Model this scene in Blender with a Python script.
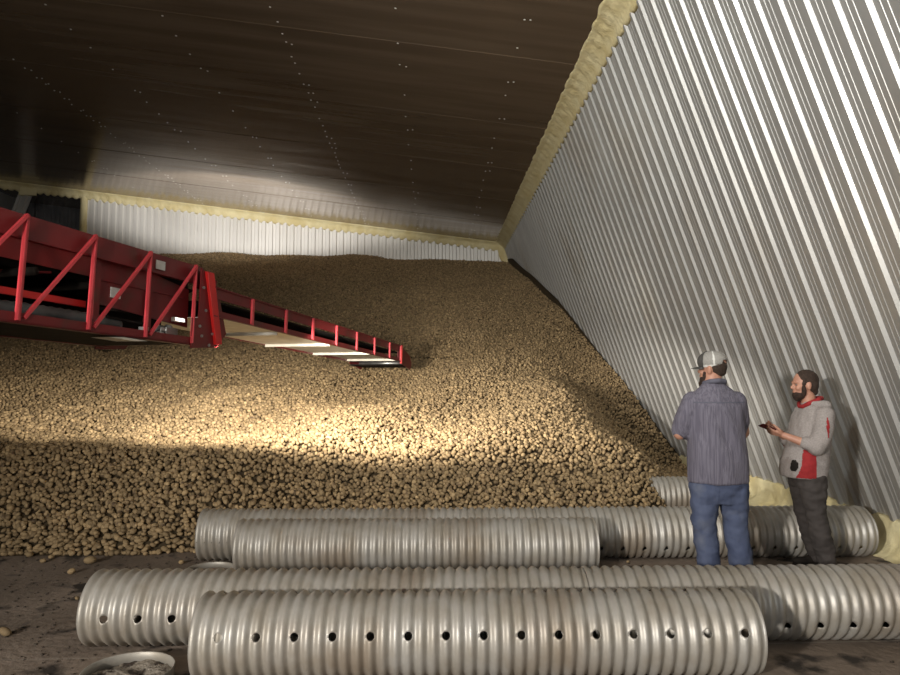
import bpy, bmesh, math, random
import numpy as np
from mathutils import Vector, Matrix, noise

random.seed(7)
rng = np.random.default_rng(7)
SC = bpy.context.scene
COL = SC.collection
PI = math.pi
for o in list(bpy.data.objects):
    bpy.data.objects.remove(o)

# ------------------------------------------------------------------ camera
CAMZ, FPX, HX, HY = 1.6, 676.0, 434.0, 380.0
cd = bpy.data.cameras.new('camera')
cam = bpy.data.objects.new('camera', cd)
COL.objects.link(cam)
cd.sensor_width = 36.0
cd.lens = FPX / 900 * 36
cd.clip_start = 0.05
cam.location = (0, 0, CAMZ)
cam.rotation_euler = (math.radians(90 + 3.6), 0, math.radians(-1.36))
SC.camera = cam

# ------------------------------------------------------------------ exposure, world, lights
SC.view_settings.view_transform = 'Standard'
SC.view_settings.look = 'None'
SC.view_settings.gamma = 1.0
SC.view_settings.use_curve_mapping = False
SC.view_settings.exposure = 0.0
w = bpy.data.worlds.new('world')
SC.world = w
w.use_nodes = True
w.node_tree.nodes['Background'].inputs[0].default_value = (0.9, 0.95, 1.0, 1)
w.node_tree.nodes['Background'].inputs[1].default_value = 0.12
SC.cycles.max_bounces = 6
SC.cycles.diffuse_bounces = 3
SC.cycles.glossy_bounces = 4

def lamp(name, kind, loc, target, energy, color, size=0.3, angle=None, blend=0.5, size_y=None):
    ld = bpy.data.lights.new(name, kind)
    ld.energy = energy
    ld.color = color
    if kind == 'AREA':
        ld.shape = 'RECTANGLE' if size_y else 'SQUARE'
        ld.size = size
        if size_y:
            ld.size_y = size_y
    else:
        ld.shadow_soft_size = size
    if kind == 'SPOT':
        ld.spot_size = math.radians(angle)
        ld.spot_blend = blend
    o = bpy.data.objects.new(name, ld)
    COL.objects.link(o)
    o.location = loc
    o.rotation_euler = (Vector(target) - Vector(loc)).to_track_quat('-Z', 'Y').to_euler()
    return o

WARM = (1.0, 0.93, 0.82)
COOL = (0.93, 0.97, 1.0)
lamp('yard_floodlight', 'SPOT', (-5.6, -4.2, 2.7), (2.3, 5.0, 0.7), 3900, (1.0, 0.95, 0.88), 0.22, 84, 1.0)
lamp('doorway_fill', 'AREA', (-0.5, -5.5, 3.6), (0.6, 5.0, 0.6), 135, COOL, 5.0, size_y=3.0)  # soft fill for an assumed open doorway behind the camera
bl = lamp('boom_bar_light', 'SPOT', (-1.75, 5.85, 1.84), (-1.35, 9.85, 0.95), 1250, WARM, 0.08, 41, 0.8)
bl.scale = (7.5, 1, 1)
lamp('boom_work_light', 'SPOT', (-1.25, 6.9, 1.98), (0.3, 10.6, 1.1), 330, WARM, 0.05, 92, 0.9)
rl = lamp('rear_wall_light', 'SPOT', (-6.3, 15.5, 4.4), (-5.4, 21.9, 8.2), 1500, (1.0, 0.97, 0.93), 0.12, 46, 0.5)
rl.scale = (2.6, 1, 1)
lamp('wall_fill_spot', 'SPOT', (-2.2, 1.5, 5.6), (3.1, 8.6, 4.9), 1200, (0.98, 1.0, 0.97), 0.15, 96, 0.9)  # unseen spot added to brighten the right wall
lamp('ceiling_fill_spot', 'SPOT', (-2.6, -1.5, 2.4), (-3.8, 7.0, 7.4), 1300, WARM, 0.3, 100, 1.0)  # unseen upward spot added to lift the dark ceiling

# ------------------------------------------------------------------ helpers
_p, _y = math.radians(3.6), math.radians(1.36)
_F = Vector((math.sin(_y)*math.cos(_p), math.cos(_y)*math.cos(_p), math.sin(_p)))
_R = Vector((math.cos(_y), -math.sin(_y), 0)); _U = _R.cross(_F)
def proj(X, Y, Z):
    d = Vector((X, Y, Z - CAMZ)); k = d.dot(_F)
    return 450 + FPX*d.dot(_R)/k, 337.5 - FPX*d.dot(_U)/k
def ray(px, py):
    return _F + _R*((px-450)/FPX) + _U*((337.5-py)/FPX)
def floor_pt(px, py, z=0.0):
    d = ray(px, py)
    return Vector((0, 0, CAMZ)) + d*((z-CAMZ)/d.z)
def tag(o, label=None, cat=None, group=None, kind=None):
    if label: o['label'] = label
    if cat: o['category'] = cat
    if group: o['group'] = group
    if kind: o['kind'] = kind
    return o

def empty(name, loc=(0, 0, 0)):
    o = bpy.data.objects.new(name, None)
    COL.objects.link(o)
    o.location = loc
    o.empty_display_size = 0.1
    return o

def link(name, me, m=None, parent=None, smooth=None):
    o = bpy.data.objects.new(name, me)
    COL.objects.link(o)
    if m is not None:
        for mm in (m if isinstance(m, (list, tuple)) else [m]):
            me.materials.append(mm)
    if parent: o.parent = parent
    if smooth is not None:
        me.polygons.foreach_set('use_smooth', [smooth] * len(me.polygons))
    return o

def obj(name, bm, m, parent=None, smooth=False, bevel=0.0):
    me = bpy.data.meshes.new(name)
    bmesh.ops.recalc_face_normals(bm, faces=bm.faces)
    bm.to_mesh(me)
    bm.free()
    o = link(name, me, m, parent, smooth)
    if bevel:
        b = o.modifiers.new('bevel', 'BEVEL')
        b.width = bevel; b.segments = 2; b.limit_method = 'ANGLE'
    return o

def box(bm, x0, x1, y0, y1, z0, z1, mi=0):
    v = [bm.verts.new(p) for p in ((x0,y0,z0),(x1,y0,z0),(x1,y1,z0),(x0,y1,z0),(x0,y0,z1),(x1,y0,z1),(x1,y1,z1),(x0,y1,z1))]
    for f in ((3,2,1,0),(4,5,6,7),(0,1,5,4),(1,2,6,5),(2,3,7,6),(3,0,4,7)):
        bm.faces.new([v[i] for i in f]).material_index = mi

def bar(bm, p0, p1, a, b, up=(0, 0, 1)):
    """rectangular bar from p0 to p1, width a (side) and b (along up)"""
    p0, p1, up = Vector(p0), Vector(p1), Vector(up)
    d = (p1 - p0).normalized()
    s = d.cross(up)
    if s.length < 1e-4: s = d.cross(Vector((1, 0, 0)))
    s.normalize()
    u = s.cross(d)
    v = []
    for p in (p0, p1):
        for i, j in ((-1,-1),(1,-1),(1,1),(-1,1)):
            v.append(bm.verts.new(p + s*(a/2*i) + u*(b/2*j)))
    for f in ((3,2,1,0),(4,5,6,7),(0,1,5,4),(1,2,6,5),(2,3,7,6),(3,0,4,7)):
        bm.faces.new([v[i] for i in f])

def tube(bm, p0, p1, r0, r1=None, n=12):
    r1 = r0 if r1 is None else r1
    p0, p1 = Vector(p0), Vector(p1)
    d = (p1 - p0)
    q = d.to_track_quat('Z', 'Y')
    a, b = [], []
    for i in range(n):
        t = 2*PI*i/n
        e = q @ Vector((math.cos(t), math.sin(t), 0))
        a.append(bm.verts.new(p0 + e*r0)); b.append(bm.verts.new(p1 + e*r1))
    for i in range(n):
        j = (i+1) % n
        bm.faces.new((a[i], a[j], b[j], b[i]))
    bm.faces.new(a[::-1]); bm.faces.new(b)

def prism(bm, pts, off):
    """closed polygon pts (3D) extruded by off"""
    off = Vector(off)
    a = [bm.verts.new(Vector(p)) for p in pts]
    b = [bm.verts.new(Vector(p) + off) for p in pts]
    bm.faces.new(a[::-1]); bm.faces.new(b)
    n = len(pts)
    for i in range(n):
        j = (i+1) % n
        bm.faces.new((a[i], a[j], b[j], b[i]))

def nd(nt, t, **kw):
    n = nt.nodes.new(t)
    for k, v in kw.items(): setattr(n, k, v)
    return n

def mat(name, c1, c2=None, rough=0.6, metal=0.0, scale=4.0, detail=5.0, bump=0.0, bscale=None, stretch=(1,1,1),
        spec=0.5, rough2=None, lo=0.35, hi=0.65, c3=None, c3scale=1.0, c3lo=0.5, c3hi=0.65, coord='Object', objrand=0.0):
    m = bpy.data.materials.new(name)
    m.use_nodes = True
    nt = m.node_tree
    bs = nt.nodes['Principled BSDF']
    L = nt.links.new
    bs.inputs['Base Color'].default_value = (*c1, 1)
    bs.inputs['Roughness'].default_value = rough
    bs.inputs['Metallic'].default_value = metal
    bs.inputs['Specular IOR Level'].default_value = spec
    tc = nd(nt, 'ShaderNodeTexCoord')
    mp = nd(nt, 'ShaderNodeMapping')
    mp.inputs['Scale'].default_value = stretch
    L(tc.outputs[coord], mp.inputs['Vector'])
    col = None
    if c2 is not None:
        nz = nd(nt, 'ShaderNodeTexNoise')
        nz.inputs['Scale'].default_value = scale
        nz.inputs['Detail'].default_value = detail
        L(mp.outputs[0], nz.inputs['Vector'])
        mr = nd(nt, 'ShaderNodeMapRange')
        mr.inputs['From Min'].default_value = lo
        mr.inputs['From Max'].default_value = hi
        L(nz.outputs['Fac'], mr.inputs['Value'])
        mx = nd(nt, 'ShaderNodeMix', data_type='RGBA')
        mx.inputs['A'].default_value = (*c1, 1)
        mx.inputs['B'].default_value = (*c2, 1)
        L(mr.outputs[0], mx.inputs['Factor'])
        col = mx.outputs['Result']
        if rough2 is not None:
            m2 = nd(nt, 'ShaderNodeMapRange')
            m2.inputs['To Min'].default_value = rough
            m2.inputs['To Max'].default_value = rough2
            L(mr.outputs[0], m2.inputs['Value'])
            L(m2.outputs[0], bs.inputs['Roughness'])
    if c3 is not None:
        nz = nd(nt, 'ShaderNodeTexNoise')
        nz.inputs['Scale'].default_value = c3scale
        nz.inputs['Detail'].default_value = 6
        L(mp.outputs[0], nz.inputs['Vector'])
        mr = nd(nt, 'ShaderNodeMapRange')
        mr.inputs['From Min'].default_value = c3lo
        mr.inputs['From Max'].default_value = c3hi
        L(nz.outputs['Fac'], mr.inputs['Value'])
        mx = nd(nt, 'ShaderNodeMix', data_type='RGBA')
        L(col, mx.inputs['A'])
        mx.inputs['B'].default_value = (*c3, 1)
        L(mr.outputs[0], mx.inputs['Factor'])
        col = mx.outputs['Result']
    if objrand:
        oi = nd(nt, 'ShaderNodeObjectInfo')
        mr = nd(nt, 'ShaderNodeMapRange')
        mr.inputs['To Min'].default_value = 1 - objrand
        mr.inputs['To Max'].default_value = 1 + objrand
        L(oi.outputs['Random'], mr.inputs['Value'])
        hs = nd(nt, 'ShaderNodeHueSaturation')
        L(mr.outputs[0], hs.inputs['Value'])
        L(col, hs.inputs['Color'])
        col = hs.outputs[0]
    if col is not None:
        L(col, bs.inputs['Base Color'])
    if bump:
        nz = nd(nt, 'ShaderNodeTexNoise')
        nz.inputs['Scale'].default_value = bscale or scale*3
        nz.inputs['Detail'].default_value = 6
        L(mp.outputs[0], nz.inputs['Vector'])
        bp = nd(nt, 'ShaderNodeBump')
        bp.inputs['Strength'].default_value = bump
        bp.inputs['Distance'].default_value = 0.02
        L(nz.outputs['Fac'], bp.inputs['Height'])
        L(bp.outputs[0], bs.inputs['Normal'])
    return m

# ------------------------------------------------------------------ materials
M_floor = mat('packed_dirt_floor', (0.155, 0.118, 0.088), (0.26, 0.205, 0.160), 0.85, scale=1.6, detail=9, bump=0.5, bscale=22,
              c3=(0.03, 0.022, 0.016), c3scale=3.2, c3lo=0.56, c3hi=0.66)
M_wall = mat('galvanised_wall_sheet', (0.56, 0.555, 0.53), (0.45, 0.44, 0.42), 0.38, 0.62, scale=1.3, detail=7, bump=0.03, bscale=60,
             rough2=0.55, c3=(0.42, 0.385, 0.33), c3scale=0.9, c3lo=0.55, c3hi=0.8, stretch=(1, 1, 0.5))
M_wallb = mat('white_steel_wall_sheet', (0.80, 0.78, 0.74), (0.70, 0.68, 0.64), 0.45, 0.2, scale=1.0, stretch=(1, 1, 0.3))
M_ceil = mat('dark_ceiling_sheet', (0.22, 0.165, 0.118), (0.29, 0.225, 0.165), 0.15, 0.50, scale=1.0, detail=8, bump=0.06, spec=0.8, bscale=2.2,
             stretch=(0.35, 4.0, 1), rough2=0.24)
M_foam = mat('yellow_spray_foam', (0.76, 0.67, 0.40), (0.66, 0.55, 0.28), 0.9, scale=3, bump=0.8, bscale=14)
M_pipe = mat('galvanised_culvert_steel', (0.47, 0.45, 0.41), (0.35, 0.315, 0.26), 0.46, 0.40, scale=5, detail=8, bump=0.06, bscale=40,
             rough2=0.55, c3=(0.28, 0.22, 0.16), c3scale=1.7, c3lo=0.55, c3hi=0.78)
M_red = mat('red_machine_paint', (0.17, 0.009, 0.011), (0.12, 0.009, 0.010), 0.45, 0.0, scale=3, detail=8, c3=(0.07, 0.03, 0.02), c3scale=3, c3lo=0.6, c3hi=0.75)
M_redp = mat('lit_red_paint', (0.66, 0.065, 0.080), (0.52, 0.045, 0.055), 0.4, 0.0, scale=4)  # red paint made paler so posts, braces and ribs look lit
M_redr = M_redp
M_redb = mat('bright_red_paint', (0.62, 0.018, 0.016), (0.48, 0.015, 0.014), 0.35, 0.0, scale=4)
M_black = mat('black_rubber_belt', (0.012, 0.010, 0.009), (0.024, 0.019, 0.015), 0.9, scale=6, spec=0.15)
M_pan = mat('pale_steel_pan', (0.72, 0.69, 0.60), (0.60, 0.56, 0.48), 0.5, 0.3, scale=6)
M_steel = mat('zinc_steel', (0.45, 0.45, 0.44), (0.30, 0.30, 0.29), 0.4, 0.8, scale=12)
M_screw = mat('bright_zinc_screws', (0.85, 0.85, 0.82), None, 0.5, 0.2)
M_white = mat('white_sticker', (0.72, 0.72, 0.70), (0.6, 0.6, 0.58), 0.5, scale=30)
M_dirt = mat('loose_dirt', (0.045, 0.033, 0.024), (0.10, 0.078, 0.058), 0.95, scale=20, bump=0.8, bscale=40)
M_hose = mat('grey_ribbed_hose', (0.05, 0.055, 0.055), (0.09, 0.09, 0.09), 0.6, scale=8)
M_skin = mat('skin', (0.52, 0.27, 0.18), (0.45, 0.22, 0.15), 0.5, scale=12)
M_hair = mat('dark_brown_hair', (0.030, 0.016, 0.010), (0.055, 0.032, 0.020), 0.75, scale=60, bump=0.6, bscale=120)
M_beard = mat('dark_beard', (0.020, 0.010, 0.007), (0.05, 0.025, 0.014), 0.8, scale=60, bump=0.6, bscale=120)
M_shirt = mat('slate_blue_striped_cotton', (0.120, 0.110, 0.145), (0.185, 0.172, 0.215), 0.85, scale=3, detail=3, bump=0.5, bscale=9, stretch=(30, 30, 1), lo=0.4, hi=0.6)
M_shirt2 = mat('slate_blue_shirt_trim', (0.095, 0.092, 0.125), (0.12, 0.118, 0.15), 0.85, scale=20)
M_jeans = mat('blue_denim', (0.050, 0.066, 0.125), (0.085, 0.105, 0.175), 0.85, scale=5, bump=0.4, bscale=14, c3=(0.16, 0.17, 0.20), c3scale=4, c3lo=0.55, c3hi=0.8)
M_hood = mat('marled_grey_sweatshirt', (0.36, 0.32, 0.30), (0.28, 0.25, 0.235), 0.9, scale=90, bump=0.5, bscale=12)
M_hred = mat('red_sweatshirt_fabric', (0.34, 0.020, 0.022), (0.27, 0.014, 0.016), 0.85, scale=30, bump=0.3, bscale=20)
M_trou = mat('dark_brown_grey_trousers', (0.040, 0.033, 0.030), (0.060, 0.050, 0.045), 0.85, scale=5, bump=0.5, bscale=14)
M_boot = mat('dark_boot_leather', (0.025, 0.018, 0.013), (0.045, 0.032, 0.022), 0.6, scale=10)
M_mesh = mat('grey_cap_mesh', (0.26, 0.245, 0.22), (0.34, 0.325, 0.30), 0.8, scale=150)
M_capw = mat('off_white_cap_trim', (0.68, 0.67, 0.63), (0.6, 0.58, 0.54), 0.7, scale=30)
M_capd = mat('charcoal_cap_cloth', (0.06, 0.055, 0.05), (0.08, 0.075, 0.07), 0.8, scale=30)
M_eye = mat('eye', (0.16, 0.13, 0.11), None, 0.3)
M_phone = mat('black_glass', (0.01, 0.01, 0.012), None, 0.12)
M_case = mat('dark_red_phone_case', (0.16, 0.01, 0.015), None, 0.5)
m = bpy.data.materials.new('work_lamp_lens'); m.use_nodes = True
b = m.node_tree.nodes['Principled BSDF']
b.inputs['Emission Color'].default_value = (1, 0.93, 0.85, 1)
b.inputs['Emission Strength'].default_value = 3.0
M_lens = m

# potato materials
def potato_mat(name, attr):
    m = mat(name, (0.37, 0.265, 0.140), (0.25, 0.172, 0.088), 0.72, scale=14, detail=4, bump=0.25, bscale=60, spec=0.35,
            c3=(0.13, 0.085, 0.05), c3scale=22, c3lo=0.55, c3hi=0.68, objrand=0.0 if attr else 0.30)
    if attr:
        nt = m.node_tree
        bs = nt.nodes['Principled BSDF']
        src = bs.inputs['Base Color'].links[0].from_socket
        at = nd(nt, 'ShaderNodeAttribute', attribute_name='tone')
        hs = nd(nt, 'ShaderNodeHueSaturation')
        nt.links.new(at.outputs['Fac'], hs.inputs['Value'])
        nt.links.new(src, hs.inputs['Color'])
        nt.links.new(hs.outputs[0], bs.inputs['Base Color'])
    return m
M_pot = potato_mat('potato_skin', False)
M_potm = potato_mat('potato_skin_heap', True)

# ------------------------------------------------------------------ the room
WX, WT = 4.35, 0.35            # right wall: X = WX - WT * z
DB = 21.9                      # back wall
EZ = 6.045                     # eave height
EX = WX - WT*EZ
CS = 0.121                     # ceiling slope
def ceil_z(x): return EZ + (EX - x)*CS

# floor with a thin expansion joint
bm = bmesh.new()
bmesh.ops.create_grid(bm, x_segments=2, y_segments=2, size=1)
for v in bm.verts:
    v.co = Vector((v.co.x*12 - 7, v.co.y*17 + 10.5, 0))
nt = M_floor.node_tree
bs = nt.nodes['Principled BSDF']
src = bs.inputs['Base Color'].links[0].from_socket
geo = nd(nt, 'ShaderNodeNewGeometry'); sp = nd(nt, 'ShaderNodeSeparateXYZ')
nt.links.new(geo.outputs['Position'], sp.inputs[0])
ad = nd(nt, 'ShaderNodeMath', operation='MULTIPLY_ADD'); ad.inputs[1].default_value = -0.03; nt.links.new(sp.outputs[0], ad.inputs[0]); nt.links.new(sp.outputs[1], ad.inputs[2])
su = nd(nt, 'ShaderNodeMath', operation='SUBTRACT'); _q = floor_pt(90, 658); su.inputs[1].default_value = _q.y - 0.03*_q.x; nt.links.new(ad.outputs[0], su.inputs[0])
ab = nd(nt, 'ShaderNodeMath', operation='ABSOLUTE'); nt.links.new(su.outputs[0], ab.inputs[0])
lt = nd(nt, 'ShaderNodeMath', operation='LESS_THAN'); lt.inputs[1].default_value = 0.006; nt.links.new(ab.outputs[0], lt.inputs[0])
mx = nd(nt, 'ShaderNodeMix', data_type='RGBA'); nt.links.new(src, mx.inputs['A']); mx.inputs['B'].default_value = (0.26, 0.22, 0.18, 1)
nt.links.new(lt.outputs[0], mx.inputs['Factor']); nt.links.new(mx.outputs['Result'], bs.inputs['Base Color'])
tag(obj('floor', bm, M_floor), kind='structure')

# right wall, ribbed sheet. profile along depth: (offset inside a pitch, height towards the room)
def rib_profile(pitch, big, small, y0, y1):
    pts = []
    n = int((y1-y0)/pitch)
    for k in range(n):
        b = y0 + k*pitch
        if small:
            for f, h in ((0, big), (0.17, big), (0.26, 0), (0.47, 0), (0.485, small), (0.515, small), (0.53, 0), (0.68, 0), (0.695, small), (0.725, small), (0.74, 0), (0.91, 0)):
                pts.append((b + f*pitch, h))
        else:
            for f, h in ((0, big), (0.38, big), (0.50, 0), (0.88, 0)):
                pts.append((b + f*pitch, h))
    return pts

nvec = Vector((-1, 0, -WT)).normalized()      # wall normal towards the room
bm = bmesh.new()
rows = []
prof = rib_profile(0.27, 0.027, 0.0035, -2.45, DB + 0.3)
zs = [-0.03, 0.8, 2.0, 3.5, 5.0, EZ + 0.05]
cols = []
for (y, h) in prof:
    cols.append([bm.verts.new(Vector((WX - WT*z, y, z)) + nvec*h) for z in zs])
for a, b in zip(cols[:-1], cols[1:]):
    for i in range(len(zs)-1):
        bm.faces.new((a[i], b[i], b[i+1], a[i+1]))
wr = obj('wall_right', bm, M_wall)
sol = wr.modifiers.new('thick', 'SOLIDIFY'); sol.thickness = 0.02; sol.offset = 1
tag(wr, kind='structure')

# back wall between the openings on the left and the right wall
XL = (84-HX)/FPX*DB
def ribbed_back(name, x0, x1, zb, ztop, y, pitch, m, slant=0.0):
    bm = bmesh.new()
    pr = rib_profile(pitch, 0.035, 0, x0, x1)
    pr.append((x1, 0))
    cols = []
    for (x, h) in pr:
        cols.append([bm.verts.new((x + slant*(z-ztop(x)), y - h, z)) for z in (zb, ztop(x))])
    for a, b in zip(cols[:-1], cols[1:]):
        bm.faces.new((a[0], b[0], b[1], a[1]))
    o = obj(name, bm, m)
    s = o.modifiers.new('thick', 'SOLIDIFY'); s.thickness = 0.02
    return o
tag(ribbed_back('wall_back', XL, WX+0.2, -0.03, lambda x: ceil_z(x)+0.02 if x < EX else ceil_z(EX), DB, 0.23, M_wallb), kind='structure')
M_dark = mat('shaded_plenum_sheet', (0.22, 0.22, 0.23), (0.16, 0.16, 0.17), 0.5, 0.6, scale=2)  # sheet colour darkened for the shade inside the recess
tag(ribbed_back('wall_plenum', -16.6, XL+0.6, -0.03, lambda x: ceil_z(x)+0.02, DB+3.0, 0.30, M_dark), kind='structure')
# slanted pier between the openings
pr_ = ribbed_back('wall_pier', -13.32, -12.90, -0.03, lambda x: ceil_z(x)+0.02, DB-0.02, 0.2, M_wall, slant=0.33)
tag(pr_, kind='structure')
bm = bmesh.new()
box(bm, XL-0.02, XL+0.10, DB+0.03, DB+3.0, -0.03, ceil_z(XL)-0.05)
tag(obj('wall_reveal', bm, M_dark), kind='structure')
# far left wall, mirrored lean, outside the frame
bm = bmesh.new()
prism(bm, [(-16.9, -2.4, -0.03), (-15.0, -2.4, 8.1), (-15.15, -2.4, 8.1), (-17.05, -2.4, -0.03)], (0, DB+5.4, 0))
tag(obj('wall_left', bm, M_wall), kind='structure')

# ceiling with rows of screws
bm = bmesh.new()
NX = 60
xs = [EX + 0.05 - i*(EX + 19.0)/NX for i in range(NX+1)]
lo_ = [[bm.verts.new((x, y, ceil_z(x))) for y in (-2.4, 4, 9, 14, 18, DB, DB+3)] for x in xs]
up_ = [[bm.verts.new((x, y, ceil_z(x)+0.15)) for y in (-2.4, 4, 9, 14, 18, DB, DB+3)] for x in xs]
for g in (lo_, up_):
    for a, b in zip(g[:-1], g[1:]):
        for i in range(6):
            bm.faces.new((a[i], b[i], b[i+1], a[i+1]))
for x, dens in ((1.14, 0.5), (-0.51, 0.5), (-2.19, 1.0), (-3.89, 0.55), (-5.59, 0.6), (-7.38, 1.25), (-9.1, 0.4)):
    y = 2.0
    while y < DB - 0.5:
        y += 0.40/dens*random.uniform(0.6, 1.3)
        for dx in ((0, 0.09) if random.random() < 0.35 else (0,)):
            xx = x + dx + random.uniform(-.015, .015); yy = y + random.uniform(-.05, .05)
            zz = ceil_z(xx) + 0.001
            r = 0.019
            c = bm.verts.new((xx, yy, zz - 0.009))
            ring = [bm.verts.new((xx + r*math.cos(t*PI/3), yy + r*math.sin(t*PI/3), zz)) for t in range(6)]
            for t in range(6):
                bm.faces.new((ring[t], ring[(t+1) % 6], c)).material_index = 1
for y in (4.4, 6.85, 9.3, 11.75, 14.2, 16.65, 19.1):                      # thin overlapping sheet edges
    v = []
    for x in xs:
        v.append([bm.verts.new((x, y + dy, ceil_z(x) - dz)) for dy, dz in ((-0.012, 0.0), (0, 0.005), (0.004, 0.0))])
    for a, b in zip(v[:-1], v[1:]):
        for i in range(2):
            bm.faces.new((a[i], b[i], b[i+1], a[i+1]))
tag(obj('ceiling', bm, [M_ceil, M_screw]), kind='structure')

# foam beads: bumpy strips in the corners
def foam_strip(name, path, prof_fn, n, m=M_foam, amp=0.02, seed=0, jag=0.0):
    """path(t)->(point, a, b): a,b = unit vectors along the two surfaces; prof_fn(t)->list of (ca, cb)"""
    bm = bmesh.new()
    grid = []
    for i in range(n+1):
        t = i/n
        p, a, b = path(t)
        row = []
        pf = prof_fn(t)
        for j, (ca, cb) in enumerate(pf):
            q = p + a*ca + b*cb
            k = 1.0 if 0 < j < len(pf)-1 else 0.0
            d = noise.noise(q*5.0 + Vector((seed, 0, 0)))*amp + noise.noise(q*14.0)*amp*0.5
            dirn = (a*max(ca, 0.02) + b*max(cb, 0.02)).normalized()
            q = q + dirn*d*(1 if k else 0)
            if not k and jag:
                q = q + (a if abs(ca) > abs(cb) else b)*(noise.noise(q*6.0)*jag)
            row.append(bm.verts.new(q))
        grid.append(row)
    for r0, r1 in zip(grid[:-1], grid[1:]):
        for j in range(len(r0)-1):
            bm.faces.new((r0[j], r1[j], r1[j+1], r0[j+1]))
        bm.faces.new((r0[-1], r1[-1], r1[0], r0[0]))
    bm.faces.new(grid[0]); bm.faces.new(grid[-1])
    return tag(obj(name, bm, m, smooth=True), kind='structure')

cdir = Vector((-1, 0, CS)).normalized()
wdir = Vector((WT, 0, -1)).normalized()
def eave_prof(t):
    y = -2.4 + t*(DB+2.4)
    s = abs(math.sin(y/0.27*PI))
    return [(0.25, -0.004), (0.22, 0.016), (0.15 + 0.02*s, 0.022), (0.13 + 0.02*s, 0.05), (0.10, 0.09), (0.06, 0.12), (0.045, 0.17), (0.035, 0.20 + 0.015*s), (-0.005, 0.22 + 0.02*s), (-0.03, -0.02)]
foam_strip('trim_1', lambda t: (Vector((EX, -2.4 + t*(DB+2.4), EZ)), cdir, wdir), eave_prof, 900, amp=0.009, jag=0.03)
def back_prof(t):
    x = EX - t*(EX + 14.5)
    s = abs(math.sin(x/0.23*PI))
    return [(0.30, -0.005), (0.22, 0.03), (0.14, 0.06), (0.10, 0.12), (0.08, 0.17 + 0.05*s), (0.03, 0.21 + 0.06*s), (-0.02, 0.2), (-0.02, -0.02)]
def back_path(t):
    x = EX - t*(EX + 14.5)
    return Vector((x, DB, ceil_z(x))), Vector((0, -1, 0)), Vector((0, 0, -1))
foam_strip('trim_2', back_path, back_prof, 500, amp=0.03)
foam_strip('trim_3', lambda t: (Vector((WX - WT*(t*EZ), DB, t*EZ)), Vector((-1, 0, 0)), Vector((0, -1, 0))),
           lambda t: [(0.26, 0.0), (0.2, 0.07), (0.1, 0.12), (0.03, 0.2), (-0.03, 0.28), (-0.03, -0.02)], 60, amp=0.03)
foam_strip('trim_4', lambda t: (Vector((XL, DB-0.03, 3.0 + t*(ceil_z(XL)-3.0))), Vector((1, 0, 0)), Vector((0, -1, 0))),
           lambda t: [(-0.09, -0.02), (-0.10, 0.05), (0.0, 0.07), (0.10, 0.05), (0.12, -0.02)], 40, amp=0.02)
foam_strip('trim_5', lambda t: (Vector((-13.4 + t*0.55, DB-0.05, ceil_z(-13.1)-0.33)), Vector((0, -1, 0)), Vector((0, 0, 1))),
           lambda t: [(0.0, -0.03), (0.06, 0.0), (0.06, 0.2), (0.04, 0.33), (-0.02, 0.33)], 12, amp=0.02)
# foam skirt along the foot of the right wall
def skirt_prof(t):
    y = 2.0 + t*(DB - 2.2)
    zt = 0.34 + 0.06*noise.noise(Vector((y*1.7, 0, 3)))
    wd = 0.16 + 0.05*noise.noise(Vector((y*1.3, 5, 3)))
    return [(0.0, zt), (0.05, zt*0.92), (0.085, zt*0.6), (0.12, zt*0.3), (0.17+wd*0.3, 0.05), (0.2 + wd, -0.01), (0, -0.01)]
foam_strip('trim_6', lambda t: (Vector((WX, 2.0 + t*(DB-2.2), 0)), Vector((-1, 0, 0)), Vector((-WT, 0, 1))), skirt_prof, 420, amp=0.05, jag=0.0)

# ------------------------------------------------------------------ potato heap
def interp(x, xs, ys): return np.interp(x, xs, ys)
def toe(X):
    return interp(X, [-20, -2.6, -1.5, 1.0, 2.5, 2.95, 3.3, 4.0, 4.4], [6.2, 6.32, 6.72, 6.80, 7.25, 7.8, 8.75, 10.2, 10.8])
def height(X, D):
    s = D - toe(X)
    L = interp(s, [-1, 0, 0.15, 1.2, 4.4, 6.7, 15.2, 17], [-0.7, -0.02, 0.10, 0.84, 1.50, 2.22, 5.45, 5.6])
    R = interp(D, [5, 8.5, 10.8, 11.4, 12.5, 14.5, 16.6, 20.7, 23], [-2, -0.05, 0.10, 0.25, 1.05, 2.24, 3.57, 5.25, 5.6])
    R = np.minimum(R, np.maximum(0.7*s, 0.12*s + 0.10))
    R = np.where(s < 0, s*0.7, R)
    wgt = np.clip((X - 1.9)/2.0, 0, 1); wgt = wgt*wgt*(3-2*wgt)
    z = L*(1-wgt) + R*wgt
    n = 0.07*np.sin(X*1.3 + D*0.5) + 0.05*np.sin(X*2.9 - D*1.7 + 1) + 0.04*np.sin(X*0.6+D*2.3)
    n = n*np.where(D > 13, 0.45, 1.0)
    return z + n*np.clip(s, 0, 1) + 0.12*np.clip((D-15)/5, 0, 1)
def wall_x(z): return WX - WT*z
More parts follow.
